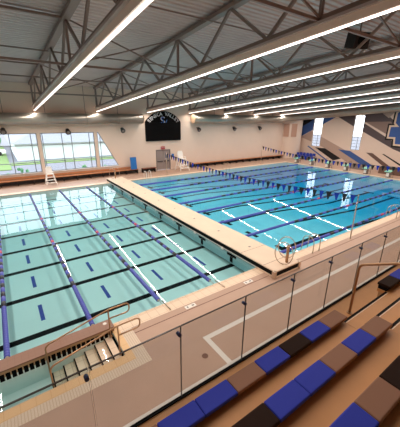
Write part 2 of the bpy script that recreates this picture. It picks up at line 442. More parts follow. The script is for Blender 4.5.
# windows
def window(i, x0, x1, mull, slant=False):
    b = MB(); y = YW+.12
    if slant: b.prism([(x0,WZ0),(x1,WZ0),(8.46,WZ1),(x0,WZ1)], lambda u,v:(u,y,v), lambda u,v:(u,y+.012,v))
    else: b.box(x0, x1, y, y+.012, WZ0, WZ1)
    o = struct('window_%d' % i, b, M['win'], ['wide window at the left edge of the photo','wide window right behind the white lifeguard chair','narrow window whose right side slants'][i-1]+' in the far wall')
    f = MB()
    if slant:
        f.bar((8.46,y,WZ1),(x1,y,WZ0),.07,.09); f.bar((x0,y,WZ1-.03),(8.5,y,WZ1-.03),.09,.06); f.bar((x0,y,WZ0+.03),(x1,y,WZ0+.03),.09,.06)
        f.bar((x0+.03,y,WZ0),(x0+.03,y,WZ1),.06,.09)
    else:
        for z in (WZ0+.03, WZ1-.03): f.bar((x0,y,z),(x1,y,z),.09,.06)
        for x in (x0+.03, x1-.03): f.bar((x,y,WZ0),(x,y,WZ1),.06,.09)
    f.build('window_frame', M['frame'], o)
    g = MB()
    for x in mull: g.bar((x,y-.01,WZ0),(x,y-.01,WZ1),.06,.08)
    for z in (3.40, 1.88):
        xe = x1 if not slant else 8.46+(x1-8.46)*(WZ1-z)/(WZ1-WZ0)
        g.bar((x0,y-.01,z),(xe,y-.01,z),.08,.06)
    g.build('mullion', M['frame'], o)
    s_ = MB(); s_.box(x0-.03, x1+.03, YW-.1, YW+.2, WZ0-.05, WZ0); s_.build('window_sill', M['sill'], o)
window(1, -6, 3.02, (-3.9,-2.3,-.65,.9,2.53)); window(2, 3.3, 8.05, (3.46,5.08,5.92,7.56)); window(3, 8.35, 10.32, (8.62,), True)
for i, (y0,y1,z0,z1) in enumerate(HW):
    b = MB(); b.box(XW+.12, XW+.132, y0, y1, z0, z1)
    o = struct('window_%d' % (i+4), b, M['winfrost'], ['tall narrow bright window in the mural wall, the one nearer the corner','tall narrow bright window in the mural wall, the one nearer the big letter'][i])
    f = MB()
    for y in (y0+.03, (y0+y1)/2-.15, y1-.03): f.bar((XW+.11,y,z0),(XW+.11,y,z1),.05,.06)
    for k in range(12): z = z0+.03+(z1-z0-.06)*k/11; f.bar((XW+.11,y0,z),(XW+.11,y1,z),.06,.04)
    f.build('window_frame', M['frame'], o)

# door with exit sign
d = MB(); d.box(DX0, DX1, YW+.1, YW+.14, 0, DZ); dr = struct('door_1', d, M['doorframe'], 'grey metal double door under the red exit sign')
f = MB()
for (a,b,z0,z1) in ((DX0,DX0+.08,0,DZ),(DX1-.08,DX1,0,DZ),(DX0+.08,DX1-.08,DZ-.08,DZ)): f.box(a,b,YW-.03,YW+.1,z0,z1)
f.build('door_frame', M['doorframe'], dr)
mid = (DX0+DX1)/2
for (a,b,hx) in ((DX0+.09,mid-.01,1),(mid+.01,DX1-.09,-1)):
    l = MB(); l.box(a,b,YW+.03,YW+.08,.02,DZ-.09); lf = l.build('door_leaf', M['door'], dr)
    h = MB(); h.bar((a+.08,YW-.02,1.02),(b-.08,YW-.02,1.02),.06,.07); h.box(a+.08,a+.14,YW-.02,YW+.03,.98,1.06); h.box(b-.14,b-.08,YW-.02,YW+.03,.98,1.06); h.build('push_bar', M['darkmetal'], lf)
    if hx < 0:
        g = MB(); g.box((a+b)/2-.12,(a+b)/2+.12,YW+.022,YW+.03,1.35,1.95); g.build('door_window', M['carglass'], lf)

def text_mesh(txt, size, depth):
    cu = bpy.data.curves.new('lettering', 'FONT'); cu.body = txt; cu.size = size; cu.extrude = depth; cu.align_x = 'CENTER'; cu.align_y = 'CENTER'
    o = bpy.data.objects.new('lettering', cu); COL.objects.link(o)
    dg = bpy.context.evaluated_depsgraph_get(); me = bpy.data.meshes.new_from_object(o.evaluated_get(dg))
    bpy.data.objects.remove(o); bpy.data.curves.remove(cu); return me
def letters(txt, size, depth, places, m, name, parent):
    """one mesh of letters; places = list of Matrix, one per character"""
    bm = bmesh.new()
    for ch, mx in zip(txt, places):
        if ch == ' ': continue
        me = text_mesh(ch, size, depth); me.transform(mx); bm.from_mesh(me); bpy.data.meshes.remove(me)
    me = bpy.data.meshes.new(name); bm.to_mesh(me); bm.free(); me.materials.append(m)
    o = bpy.data.objects.new(name, me); COL.objects.link(o); o.parent = parent; return o
RX90 = Matrix.Rotation(PI/2, 4, 'X')
e = thing('exit_sign', 'small red exit sign on the wall above the grey double door', 'sign', (15.65, YW-.001, 2.56))
b = MB(); b.box(-.25,.25,-.06,0,-.15,.15); b.build('sign_box', M['red'], e)
letters('EXIT', .19, .004, [Matrix.Translation((-.165+.11*k,-.064,0))@RX90 for k in range(4)], M['letter'], 'lettering', e)

# scoreboard
s_ = thing('scoreboard', 'black scoreboard with an arched name board on top, above the double door', 'scoreboard', (15.78, YW-.001, 3.36))
b = MB(); b.rbox(-2.22,2.22,-.2,0,0,1.98,.03); b.build('screen', M['screen'], s_)
b = MB(); pts = [(-2.22,1.98)]
R_ = 2.72; zc = 2.05-math.sqrt(R_*R_-2.22*2.22)
a0 = math.atan2(2.05-zc, -2.22); a1 = math.atan2(2.05-zc, 2.22)
for k in range(25):
    a = a0+(a1-a0)*k/24; pts.append((R_*math.cos(a), zc+R_*math.sin(a)))
pts.append((2.22,1.98)); pts = pts[::-1]
b.prism(pts, lambda u,v:(u,-.16,v), lambda u,v:(u,0,v)); b.build('arch_board', M['screen'], s_)
pl = []; txt = 'SENECA VALLEY'; Rt = R_-.30
for k, ch in enumerate(txt):
    a = PI/2+.82-1.64*k/(len(txt)-1)
    pl.append(Matrix.Translation((Rt*math.cos(a), -.165, zc+Rt*math.sin(a)))@Matrix.Rotation(-(a-PI/2), 4, 'Y')@RX90)
letters(txt[:6], .54, .01, pl[:6], M['letter'], 'lettering', s_); letters(txt[7:], .54, .01, pl[7:], M['letter'], 'lettering', s_)
letters('S', 1.2, .006, [Matrix.Translation((-.1,-.166,2.14))@RX90@Matrix.Diagonal((1.15,1,1,1))], M['letter'], 'emblem_outline', s_)
letters('SV', 1.0, .01, [Matrix.Translation((-.12,-.172,2.2))@RX90, Matrix.Translation((.16,-.172,1.9))@RX90], M['logo_blue'], 'emblem', s_)

# ------------------------------------------------------------------ roof
rf = MB(); pit = .3; y = YB; zr = lambda y: 11.06+SL*y
prof = [(0,0),(.12,0),(.16,.05),(.26,.05)]
vv = []
while y < YW+.3:
    for (dy, dz) in prof: vv.append((y+dy, zr(y+dy)+dz))
    y += pit
vs = [(XL,a,b) for a,b in vv]+[(XW+.2,a,b) for a,b in vv]; n = len(vv)
rf.add(vs, [(i,i+1,n+i+1,n+i) for i in range(n-1)])
struct('ceiling', rf, M['deckroof'], 'grey corrugated metal roof deck sloping down to the far wall')

LAMP = 23.5
TX = [3.15+5.3*k for k in range(-2, 7)]
zbc = lambda y: zs(y)+.40; ztc = lambda y: 10.92+SL*y
def make_truss(x, lab):
    t = thing('roof_truss', lab, 'truss', (x, 12, zbc(12)), 0, 'steel trusses under the roof')
    L = lambda y, z: (0, y-12, z-zbc(12))
    for nm, fz in (('top_chord', ztc), ('bottom_chord', zbc)):
        b = MB()
        b.bar(L(YB+.2,fz(YB+.2)), L(29.6,fz(29.6)), .30 if nm == 'top_chord' else .24, .17)
        b.build(nm, M['steel'], t)
    tn = [14.2+4.1*k for k in range(-5, 4)]; 
    for k, y in enumerate(tn):
        for s2 in (-1, 1):
            y2 = y+s2*2.05
            if y2 > 29.2 or y2 < YB: continue
            b = MB(); b.bar(L(y,ztc(y)-.05), L(y2,zbc(y2)+.05), .1, .1, up=(1,0,0)); b.build('diagonal', M['steel'], t)
        if k % 2 == 1 and YB < y < 29.5:
            b = MB(); b.bar(L(y,ztc(y)), L(y,zbc(y)), .1, .1); b.build('vertical_post', M['steel'], t)
    b = MB(); b.bar(L(29.45,ztc(29.45)), L(29.45,zbc(29.45)), .14, .14); b.build('end_post', M['steel'], t)
    return t
def make_light(x, lab):
    t = thing('linear_light', lab, 'light', (x, 12, zs(12)), 0, 'long strip lights under the trusses')
    L = lambda y, dz: (0, y-12, SL*(y-12)+dz)
    ya, yb = 2.2, 29.6
    b = MB(); b.bar(L(ya,.175), L(yb,.175), .22, .28); b.build('housing', M['housing'], t)
    b = MB(); b.bar(L(ya,.02), L(yb,.02), .09, .04); b.build('diffuser', M['strip'], t)
    # area lamp added under the diffuser carries the strip's light, spread narrowed sideways
    la = bpy.data.lights.new('lamp', 'AREA'); la.shape = 'RECTANGLE'; la.size = .09; la.size_y = yb-ya; la.energy = LAMP*(yb-ya); la.color = (1,.885,.79)
    la.spread = math.radians(168)
    lo = bpy.data.objects.new('lamp', la); COL.objects.link(lo); lo.parent = t; ym = (ya+yb)/2
    lo.location = L(ym,-.004); lo.rotation_euler = (math.atan(SL),0,0)
    for dx in (-.16, .16):
        b = MB(); b.bar((dx,*L(ya,.29)[1:]), (dx,*L(yb,.29)[1:]), .1, .08); b.build('cable_tray', M['deckroof'], t)
    return t
tn_ = lambda i: 'just beyond the left edge of the photo' if i < 2 else ordn(i-2)+' from the left of the photo'
for i, x in enumerate(TX):
    if i == 0: continue
    make_truss(x, ('grey steel roof truss just beyond the left edge of the photo' if i == 1 else 'grey steel roof truss above the '+ordn(i-2)+' strip light from the left'))
    make_light(x, ('long strip light just beyond the left edge of the photo' if i == 1 else 'long glowing strip light, '+ordn(i-2)+' from the left where they meet the far wall'))
# bridging between the trusses
for i in range(1, len(TX)-1):
    for j, y in enumerate((6.0, 14.2, 22.4)):
        pair = 'left edge of the photo and the first truss' if i == 1 else '%s and %s trusses from the left' % (ordn(i-2), ordn(i-1))
        t = thing('cross_brace', 'steel brace between the %s, %s' % (pair, ('nearest row','middle row','farthest row')[j]), 'brace', (TX[i], y, zbc(y)), 0, 'braces between trusses')
        D = TX[i+1]-TX[i]; H = ztc(y)-zbc(y)
        b = MB(); b.bar((.12,0,0),(D-.12,0,0),.09,.09); b.build('strut', M['steel'], t)
        if i == 1:
            b = MB(); b.bar((.15,0,H),(D-.15,0,H),.09,.09); b.build('strut', M['steel'], t)
        else:
            b = MB(); b.bar((.12,.06,.05),(D-.12,.06,H-.05),.055,.055); b.build('diagonal', M['steel'], t)
            b = MB(); b.bar((.12,-.06,H-.05),(D-.12,-.06,.05),.055,.055); b.build('diagonal', M['steel'], t)
for k, (y, r) in enumerate(((11.2,.03),(18.6,.04),(25.6,.05))):
    b = MB(); b.tube([(XL+.3,y,zr(y)-.3),(XW-.3,y,zr(y)-.3)], r, 8)
    tag(b.build('ceiling_pipe', M['steel']), 'thin grey pipe crossing under the roof deck, %s' % ('nearest the glass railing','over the middle of the pool','nearest the far wall')[k], 'pipe')

# ducts
def duct(path, r, name, lab, joints, n=20, hang=()):
    t = thing(name, lab, 'duct', path[0])
    o = Vector(path[0]); P = [Vector(p)-o for p in path]
    b = MB(); b.tube(P, r, n); b.build('duct_body', M['duct'], t)
    for (a, c) in joints:
        b = MB(); b.tube([Vector(a)-o, Vector(c)-o], r+.02, n); b.build('joint_band', M['duct'], t)
        h = Vector(a)-o; zt = min(zr(a[1])-.0, 8.5)-o.z
        b = MB(); b.bar(h+Vector((0,0,r)), (h.x,h.y,zr(a[1])-o.z), .04, .02); b.build('hanger', M['steel'], t)
    return t
zd, rd = 5.62, .47
t = duct([(XL+.3,29.4,zd),(13.0,29.4,zd+.12)], rd, 'air_duct', 'round metal air duct over the windows on the far wall', [((x,29.4,zd+.12*(x+16)/29),(x+.05,29.4,zd+.12*(x+16)/29)) for x in (-10,-6,-2.6,.8,3.9,7.3,10.4)])
b = MB(); b.tube([(28.7,0,.12),(28.74,0,.12)], rd+.012, 20); b.build('end_cap', M['ductcap'], t)
path = [(19.4,29.3,5.77),(25,29.3,5.77),(30,29.3,5.77),(34.5,29.25,5.77)]
for k in range(1, 8):
    a = PI/2*k/7; path.append((34.5+4.4*math.sin(a), 24.85+4.4*math.cos(a), 5.78+.74*k/7))
for y in (22,18,14,10): path.append((38.9, y, 6.52+(-SL)*(24.85-y)))
t = duct(path, .5, 'air_duct', 'round metal air duct right of the scoreboard, bending along the mural wall', [((x,29.3,5.77),(x+.05,29.3,5.77)) for x in (22.5,26,29.5,33)]+[((38.9,y,6.52-SL*(24.85-y)),(38.9,y-.06,6.52-SL*(24.85-y-.06))) for y in (23.5,20,16.5,13.5)])
b = MB(); b.tube([(-.05,0,0),(0,0,0)], .515, 20); b.build('end_cap', M['ductcap'], t)

# wall loudspeakers
def speaker(x, z, lab):
    t = thing('wall_speaker', lab, 'speaker', (x, YW-.002, z), 0, 'round speakers on the far wall')
    b = MB(); b.box(-.08,.08,-.22,0,.1,.18); b.build('bracket', M['darkmetal'], t)
    b = MB(); b.tube([(0,-.12,.16),(0,-.2,.1),(0,-.5,-.12),(0,-.52,-.13)], [.08,.16,.24,.24], 14); b.build('horn', M['darkmetal'], t)
    b = MB(); b.tube([(0,-.521,-.131),(0,-.54,-.142)], .15, 14); b.build('cone', M['grey'], t)
for x, z, l in ((.58,4.75,'dark wall speaker over the window at the left edge of the photo'),(5.6,4.62,'dark wall speaker over the middle of the window behind the lifeguard chair'),(10.88,4.66,'dark wall speaker between the slanted window and the scoreboard'),
                (20.45,4.6,'dark wall speaker under the capped end of the right duct'),(26.19,4.6,'dark wall speaker, second to the right of the scoreboard'),(30.99,4.6,'dark wall speaker, third to the right of the scoreboard')): speaker(x, z, l)
# hanging loudspeaker
t = thing('hanging_speaker', 'black boxy loudspeaker hanging under the roof at the upper right', 'speaker', (15.4, 8.6, 9.62))
b = MB(); b.prism([(-.38,-.3),(.38,-.3),(.5,.3),(-.5,.3)], lambda u,v:(u,v,-.35), lambda u,v:(u,v,.35)); b.build('cabinet', M['darkmetal'], t, rot=(.25,0,-.5))
b = MB(); b.bar((0,0,.3),(0,0,.75),.05,.05); b.bar((-.5,0,.35),(.5,0,.35),.06,.06); b.build('yoke', M['steel'], t)
b = MB(); b.tube([(0,-.31,0),(0,-.34,0)], .24, 14); b.build('speaker_cone', M['rubber'], t, rot=(.25,0,-.5))

# column grilles
for k, an in enumerate((math.radians(207), math.radians(240))):
    b = MB(); b.box(-.42,.42,-.06,.0,-.95,.95); o = b.build('grille_panel', M['grille'], None, (CCX+(CR+.003)*math.cos(an),CCY+(CR+.003)*math.sin(an),4.2), (0,0,an+PI/2))
    tag(o, 'brown wall panel on the rounded corner, the %s of the pair' % ('left','right')[k], 'panel', 'brown panels on the rounded corner')

# big S emblem on the mural wall
def logo_poly(scale, cy, cz_):
    P = [(-1.75,2.0),(-1.0,2.75),(1.2,2.75),(1.95,2.0),(1.95,1.0),(.7,1.0),(.7,1.45),(-.5,1.45),(-.5,.75),(1.2,.75),(1.95,0),(1.95,-1.6),(1.2,-2.35),(-1.75,-2.35)]
    return P
def grow(P, d):
    n = len(P); out = []; area = sum(P[i][0]*P[(i+1)%n][1]-P[(i+1)%n][0]*P[i][1] for i in range(n)); sg = 1 if area > 0 else -1
    for i in range(n):
        a = Vector(P[i-1]); b = Vector(P[i]); c = Vector(P[(i+1)%n])
        e1 = (b-a).normalized(); e2 = (c-b).normalized()
        n1 = Vector((e1.y,-e1.x))*sg; n2 = Vector((e2.y,-e2.x))*sg
        m_ = (n1+n2); k = m_.length_squared/2
        out.append(tuple(b+m_*d/k if k > .2 else b+n1*d))
    return out
SP = [(-1.3,1.85),(-.65,2.45),(1.5,2.45),(2.1,1.85),(2.1,.9),(.95,.9),(.95,1.4),(-.1,1.4),(-.1,.72),(1.5,.72),(2.1,.12),(2.1,-1.1),(1.5,-1.7),(-1.75,-1.7),(-1.75,-.1),(-.62,-.1),(-.62,-.62),(.95,-.62),(.95,-.12),(-.7,-.12),(-1.3,.5)]
SP = [(-1.2,1.7),(-.6,2.3),(1.5,2.3),(2.1,1.7),(2.1,.7),(1.0,.7),(1.0,1.2),(-.05,1.2),(-.05,.55),(1.5,.55),(2.1,-.05),(2.1,-1.2),(1.5,-1.8),(-1.0,-1.8),(-1.9,-1.5),(-1.9,.0),(-.75,.0),(-.75,-.6),(.9,-.6),(.9,-.3),(-.6,-.3+.3)]
SP = [(-1.3,1.6),(-.65,2.25),(1.5,2.25),(2.1,1.65),(2.1,.75),(.95,.75),(.95,1.15),(-.1,1.15),(-.1,.6),(1.5,.6),(2.1,0),(2.1,-1.35),(1.5,-1.95),(-.9,-1.95),(-1.0,-1.15),(-1.75,-1.15),(-1.75,.0),(-.85,.05),(-1.3,.5)]
t = thing('wall_emblem', 'big blue block letter with cream and black outlines on the mural wall', 'emblem', (XW-.03, 14.68, 5.05))
for nm, dd, x0, x1, m in (('backing', .40, -.02, .0, 'm_black'), ('outline', .22, -.045, -.02, 'm_light'), ('letter_face', .0, -.08, -.045, 'm_blue')):
    b = MB(); b.prism(grow(SP, dd), lambda u,v: (x0,-u,v), lambda u,v: (x1,-u,v)); b.build(nm, M[m] if nm != 'outline' else M['cream'], t)

# ------------------------------------------------------------------ along the far wall
def bench(x0, x1, y, z, m, lab, cat='bench', d=.45):
    t = thing('wall_bench', lab, cat, ((x0+x1)/2, y, 0)); L = (x1-x0)/2
    b = MB(); b.rbox(-L,L,-d/2,d/2,z-.07,z,.015); b.build('bench_top', M[m], t)
    n = max(2, int((x1-x0)/1.2))
    for k in range(n+1):
        x = -L+.1+(2*L-.2)*k/n; b = MB(); b.box(x-.03,x+.03,-d/2+.04,d/2-.04,0,z-.07); b.build('leg', M['darkmetal'], t)
    b = MB(); b.box(-L,L,d/2-.05,d/2-.02,.05,z-.08); b.build('back_panel', M['darkmetal'], t)
    if m == 'wood' and x0 < 0: b = MB(); b.rbox(-L,L,d/2+.03,d/2+.07,z+.02,z+.24,.01); b.build('backrest', M['wood'], t)
    return t
bench(-8, 12.3, 29.6, .5, 'wood', 'long low wooden bench under the windows of the far wall')
bench(12.75, 14.4, 29.5, .5, 'redwood', 'short dark red bench just left of the grey double door')
bench(19.2, 37, 29.6, .5, 'wood', 'long low wooden bench under the right duct, from the lifeguard chair to the corner')
b = MB(); b.rbox(-.33,.33,-.08,.08,0,1.3,.03); tag(b.build('gym_mat', M['matblue'], None, (11.72,29.28,.52), (-.12,0,0)), 'upright blue mat leaning on the far wall', 'mat')
b = MB(); b.box(-.16,.16,-.02,0,-.2,.2); tag(b.build('wall_notice', M['matblue'], None, (16.95,YW-.001,1.6)), 'small blue notice on the wall right of the double door', 'notice')

def guard_chair(loc, rz, lab, sc=1.):
    t = thing('lifeguard_chair', lab, 'chair', loc, rz); t.scale = (sc,sc,sc)
    for sx in (-1, 1):
        b = MB(); b.bar((sx*.55,-.75,0),(sx*.34,-.3,1.2),.07,.07); b.build('leg', M['plastic'], t)
        b = MB(); b.bar((sx*.55,.45,0),(sx*.34,.25,1.2),.07,.07); b.build('leg', M['plastic'], t)
        b = MB(); b.bar((sx*.46,-.52,.5),(sx*.46,.36,.5),.05,.05); b.bar((sx*.5,-.6,.3),(sx*.38,.3,.95),.04,.05); b.build('side_brace', M['plastic'], t)
        b = MB(); b.bar((sx*.36,-.3,1.42),(sx*.36,.22,1.42),.06,.05); b.bar((sx*.36,-.28,1.2),(sx*.36,-.28,1.42),.05,.05); b.build('armrest', M['plastic'], t)
    for k in range(3):
        b = MB(); y = -.72+.15*k; z = .3+.3*k; b.box(-.5+.06*k,.5-.06*k,y-.1,y+.1,z-.03,z+.02); b.build('step', M['plastic'], t)
    b = MB(); b.rbox(-.38,.38,-.32,.3,1.17,1.24,.02); b.build('seat', M['plastic'], t)
    b = MB()
    b.prism([(-.33,1.2),(.33,1.2),(.33,1.85),(.22,2.02),(-.22,2.02),(-.33,1.85)], lambda u,v:(u,.22+(v-1.2)*.12,v), lambda u,v:(u,.28+(v-1.2)*.12,v)); b.build('backrest', M['plastic'], t)
guard_chair((3.42,28.75,0), 0, 'white lifeguard chair in front of the windows on the left', .78)
guard_chair((17.5,28.9,0), 0, 'tall white lifeguard chair right of the double door', 1.08)

def grab(loc, rz, lab, m='chrome', h=.78, reach=.55, sp=.5, group=None):
    """a pair of pool grab rails: posts on the deck, arching to the water"""
    t = thing('grab_rail', lab, 'rail', loc, rz, group)
    for s2 in (-1, 1):
        pts = [(s2*sp/2, -.32, 0), (s2*sp/2, -.32, h*.6)]
        for k in range(9): a = PI-PI*k/8; pts.append((s2*sp/2, -.02+.3*math.cos(a), h*.62+.3*math.sin(a)*.9))
        pts += [(s2*sp/2, .3, .1), (s2*sp/2, .34, -.3)]
        b = MB(); b.tube(pts, .022, 8); b.build('rail_loop', M[m], t)
        b = MB(); b.tube([(s2*sp/2,-.32,0),(s2*sp/2,-.32,.02)], .05, 10); b.build('flange', M[m], t)
    return t
grab((11.5,7.12,0), 0, 'pair of pool grab rails on the near deck just right of the bulkhead')
grab((20.3,7.12,0), 0, 'pair of pool grab rails on the near deck at the right edge of the photo')
grab((12.0,26.5,0), PI, 'pair of pool grab rails on the far deck left of the double door', 'plastic')
grab((22.4,26.5,0), PI, 'pair of pool grab rails on the far deck under the right duct')

# ------------------------------------------------------------------ bulkhead
BZ = .33; BY0, BY1 = 6.26, 27.1
t = thing('bulkhead', 'long cream movable bulkhead walkway crossing the pool', 'bulkhead', ((BX0+BX1)/2, BY0, 0))
hw = (BX1-BX0)/2; L = BY1-BY0
b = MB(); b.box(-hw,hw,0,L,BZ-.05,BZ); b.build('walkway', M['cream'], t)
b = MB(); b.box(-hw+.012,hw-.012,.012,L-.012,BZ-.24,BZ-.05); b.build('rubber_band', M['rubber'], t)
b = MB(); b.box(-hw,hw,.0,PY0-BY0-.05,.0125,BZ-.24); b.build('end_base', M['cream'], t)
b = MB(); b.box(-hw,hw,PY1-BY0+.08,L,.0125,BZ-.24); b.build('end_base', M['cream'], t)
for s2, nm in ((-1,''),(1,'')):
    b = MB(); x = s2*(hw-.03)
    b.box(min(x,x-s2*.04),max(x,x-s2*.04),PY0-BY0+.02,PY1-BY0-.02,-.5,-.03); b.build('skirt', M['skirt'], t)
    b = MB(); b.box(min(x,x-s2*.06),max(x,x-s2*.06),PY0-BY0+.02,PY1-BY0-.02,.03,.07)
    b.build('gutter_grating', M['white'], t)
    for y in LY:
        b = MB(); xo = s2*(hw-.025); yy = y-BY0
        b.box(min(xo,xo-s2*.01),max(xo,xo-s2*.01),yy-.1,yy+.1,-.45,-.035); b.box(min(xo,xo-s2*.01),max(xo,xo-s2*.01),yy-.32,yy+.32,-.16,-.03); b.build('target_cross', M['black'], t)
        b = MB(); b.rbox(min(xo,xo+s2*.06),max(xo,xo+s2*.06),yy+.55,yy+.72,-.03,.1,.02); b.build('rope_anchor', M['white'], t)
for k in range(9):
    b = MB(); y = 2.2+2.3*k; b.rbox(-.06,.06,y-.04,y+.04,BZ,BZ+.01,.004); b.build('lid', M['grey'], t)
for s2 in (-1, 1):
    b = MB(); b.rbox(s2*hw-.07,s2*hw+.07,-.03,.12,.02,BZ,.015); b.build('corner_plate', M['chrome'], t)
for y in (.62,1.95): b = MB(); b.box(-hw,hw,y,y+.015,BZ,BZ+.003); b.build('slab_joint', M['joint'], t)
def hoop(loc, lab, rz=0.):
    t = thing('hoop_rail', lab, 'rail', loc, rz)
    b = MB()
    for s2 in (-.32,.32):
        pts = []
        for k in range(21):
            a = -PI/2+2*PI*k/20; pts.append((s2+.03*math.cos(a), .36*math.cos(a), .5+.48*math.sin(a)))
        b = MB(); b.tube(pts, .02, 8); b.build('hoop', M['chrome'], t)
    b = MB(); b.tube([(-.02,-.1,.0),(-.02,-.1,.72)], .06, 10); b.build('post', M['bronze'], t)
hoop((8.95,6.62,BZ+.011), 'round hoop rail with a short post on the near end of the bulkhead', .5)
hoop((8.7,26.75,BZ+.011), 'round hoop rail with a short post on the far end of the bulkhead', .5)

# ------------------------------------------------------------------ lane ropes
def rope(p, q, lab, group, solid_a, solid_b=0., unit=.34, r=.078, reds=()):
    """float line from p to q: solid blue for the first metres, then alternating blue and dark floats"""
    p = Vector(p); q = Vector(q); D = (q-p).length; d = (q-p)/D
    u = Vector((0,0,1)); a = d.cross(u); N = 8
    st = [(0,.012,0),(.35,.012,0)]; s0 = .35; i = 0            # stations along the rope: distance, radius, colour
    while s0 < D-.3:
        solid = s0 < solid_a or s0 > D-solid_b
        ln = .11 if solid else unit
        col = 1 if (solid or i % 2 == 0) else (3 if any(abs(s0-z) < unit for z in reds) else 2)
        e = s0+ln-.02
        st += [(s0,r*.7,col),(s0+.015,r,col),(e-.015,r,col),(e,r*.7,col)]
        s0 += ln; i += 1
    st += [(s0,.012,0),(D,.012,0)]
    b = MB(); vs = [d*x+(a*math.cos(2*PI*k/N)+u*math.sin(2*PI*k/N))*rr for x,rr,_ in st for k in range(N)]
    b.add(vs, [])
    for j in range(len(st)-1):
        c_ = st[j][2] if st[j][2] == st[j+1][2] else 0
        for k in range(N):
            b.f.append([j*N+k, j*N+(k+1)%N, (j+1)*N+(k+1)%N, (j+1)*N+k]); b.mi.append(c_); b.sm.append(True)
    o = b.build('lane_rope', [M['cable'], M['float_blue'], M['float_dark'], M['float_red']], None, p)
    tag(o, lab, 'lane rope', group)
zw = -.05
for k, x in enumerate((-.78, 1.41, 3.64, 5.86)):
    rope((x,PY0,zw), (x,PY1,zw), 'blue and black lane rope in the pale pool, %s' % ('along the photo edge','third from the bulkhead','second from the bulkhead','nearest the bulkhead')[k], 'lane ropes left of the bulkhead', 2.8, .7, .33, .075, (7.6,11.5))
rope((-3.0,PY0,zw), (-3.0,PY1,zw), 'lane rope beyond the left edge of the photo', 'lane ropes left of the bulkhead', 2.8, 2.5)
for k in range(8):
    y = 7.72+2.36*k
    rope((BX1,y,zw), (PX1,y,zw), 'blue and black lane rope in the deep pool, %s' % ('along its near edge' if k == 0 else ordn(k)+' out from the near edge rope'), 'lane ropes right of the bulkhead', 4.6, 2.0, .42, .08, (10.2,))

# ------------------------------------------------------------------ backstroke flags
def flagline(x, y0, y1, z0, z1, zm, n, lab, group):
    t = thing('flag_line', lab, 'pennants', (x, y0, 0), 0, group)
    def Z(u):
        a = 2*(z0+z1)-4*zm
        return z0+(z1-z0)*u - 4*((z0+z1)/2-zm)*u*(1-u)
    pts = [(0, (y1-y0)*k/40, Z(k/40)) for k in range(41)]
    b = MB(); b.tube(pts, .012, 5); b.build('line', M['darkmetal'], t)
    pro = []
    for m in ('flag_blue','flag_black'):
        b = MB(); b.add([(-.004,-.15,0),(-.004,.15,0),(-.004,.03,-.42),(-.004,-.03,-.42),(.004,-.15,0),(.004,.15,0),(.004,.03,-.42),(.004,-.03,-.42)],
                        [(3,2,1,0),(4,5,6,7),(0,1,5,4),(1,2,6,5),(2,3,7,6),(3,0,4,7)]); pro.append(b.mesh('pennant', M[m]))
    for k in range(n):
        u = (k+.5)/n; o = bpy.data.objects.new('pennant', pro[k%2]); COL.objects.link(o); o.parent = t
        o.location = (0,(y1-y0)*u,Z(u)); o.rotation_euler = (0, random.uniform(-.1,.1), random.uniform(-.25,.25))
def flagpole(x, y, h, lab):
    t = thing('flag_pole', lab, 'pole', (x,y,0)); b = MB(); b.tube([(0,0,0),(0,0,h)], [.032,.026], 10); b.build('pole', M['chrome'], t)
    b = MB(); b.tube([(0,0,0),(0,0,.02)], .05, 12); b.build('base_flange', M['chrome'], t)
    b = MB(); b.sphere((0,0,h+.02), .04); b.build('cap', M['chrome'], t)
    e_ = 1 if y < 15 else -1; b = MB(); b.tube([(0,e_*.02,h-.02),(0,e_*.05,h-.02)], .014, 8); b.build('hook', M['chrome'], t)
flagpole(14.4, 6.72, 2.36, 'slim metal flag pole on the near deck right of the bulkhead')
flagpole(14.4, 26.85, 2.36, 'slim metal flag pole on the far deck beside the double door')
flagpole(28.8, 26.9, 2.45, 'slim metal flag pole on the far deck under the right duct')
flagpole(28.8, 6.72, 2.36, 'slim metal flag pole on the near deck beyond the right edge of the photo')
flagline(14.4, 6.77, 26.8, 2.34, 2.34, 1.86, 46, 'line of blue and black pennants crossing the middle of the deep pool', 'backstroke pennant lines')
flagline(28.8, 6.77, 26.85, 2.34, 2.4, 1.74, 46, 'line of blue and black pennants near the mural wall end of the pool', 'backstroke pennant lines')

# ------------------------------------------------------------------ right end of the pool
def start_block(y, lab):
    t = thing('starting_block', lab, 'starting block', (PX1+.75, y, 0), 0, 'starting blocks at the mural end')
    b = MB(); b.prism([(-.28,0),(.22,0),(.16,.62),(-.16,.62)], lambda u,v:(u,-.16,v), lambda u,v:(u,.16,v)); b.build('pedestal', M['grey'], t)
    b = MB(); b.prism([(-.45,.60),(.4,.70),(.4,.76),(-.45,.66)], lambda u,v:(u,-.3,v), lambda u,v:(u,.3,v)); b.build('platform', M['mint'], t)
    b = MB(); b.box(.32,.58,-.22,.22,.28,.33); b.box(.42,.48,-.04,.04,0,.28); b.build('rear_step', M['grey'], t)
    for s2 in (-1,1):
        rail_curve([(.36,s2*.32,.0),(.36,s2*.32,1.15),(-.1,s2*.32,1.15),(-.1,s2*.32,.66)], .016, 6, .1).build('side_rail', M['darkmetal'], t)
    b = MB(); b.box(-.3,-.29,-.14,.14,.12,.5); b.build('number_plate', M['white'], t)
for k in range(2, 8):
    y = LY[k]-.35
    start_block(y, 'grey starting block with a mint top, %s' % ('nearest the corner column' if k == 7 else ordn(8-k-1)+' along from the one nearest the column'))
def boxbench(x, y, lx, ly, h, m, lab, cat='box'):
    t = thing('storage_box', lab, cat, (x,y,0))
    b = MB(); b.rbox(-lx,lx,-ly,ly,0,h-.06,.02); b.build('box_body', M[m], t)
    b = MB(); b.rbox(-lx-.03,lx+.03,-ly-.03,ly+.03,h-.06,h,.015); b.build('lid', M['brownbox'] if m != 'brownbox' else M['darkmetal'], t)
boxbench(36.4, 13.6, .5, 1.5, .75, 'brownbox', 'long brown storage box on the right deck under the big letter')
boxbench(36.6, 17.9, .4, .8, .55, 'grey', 'low grey storage box on the right deck below the tall window')

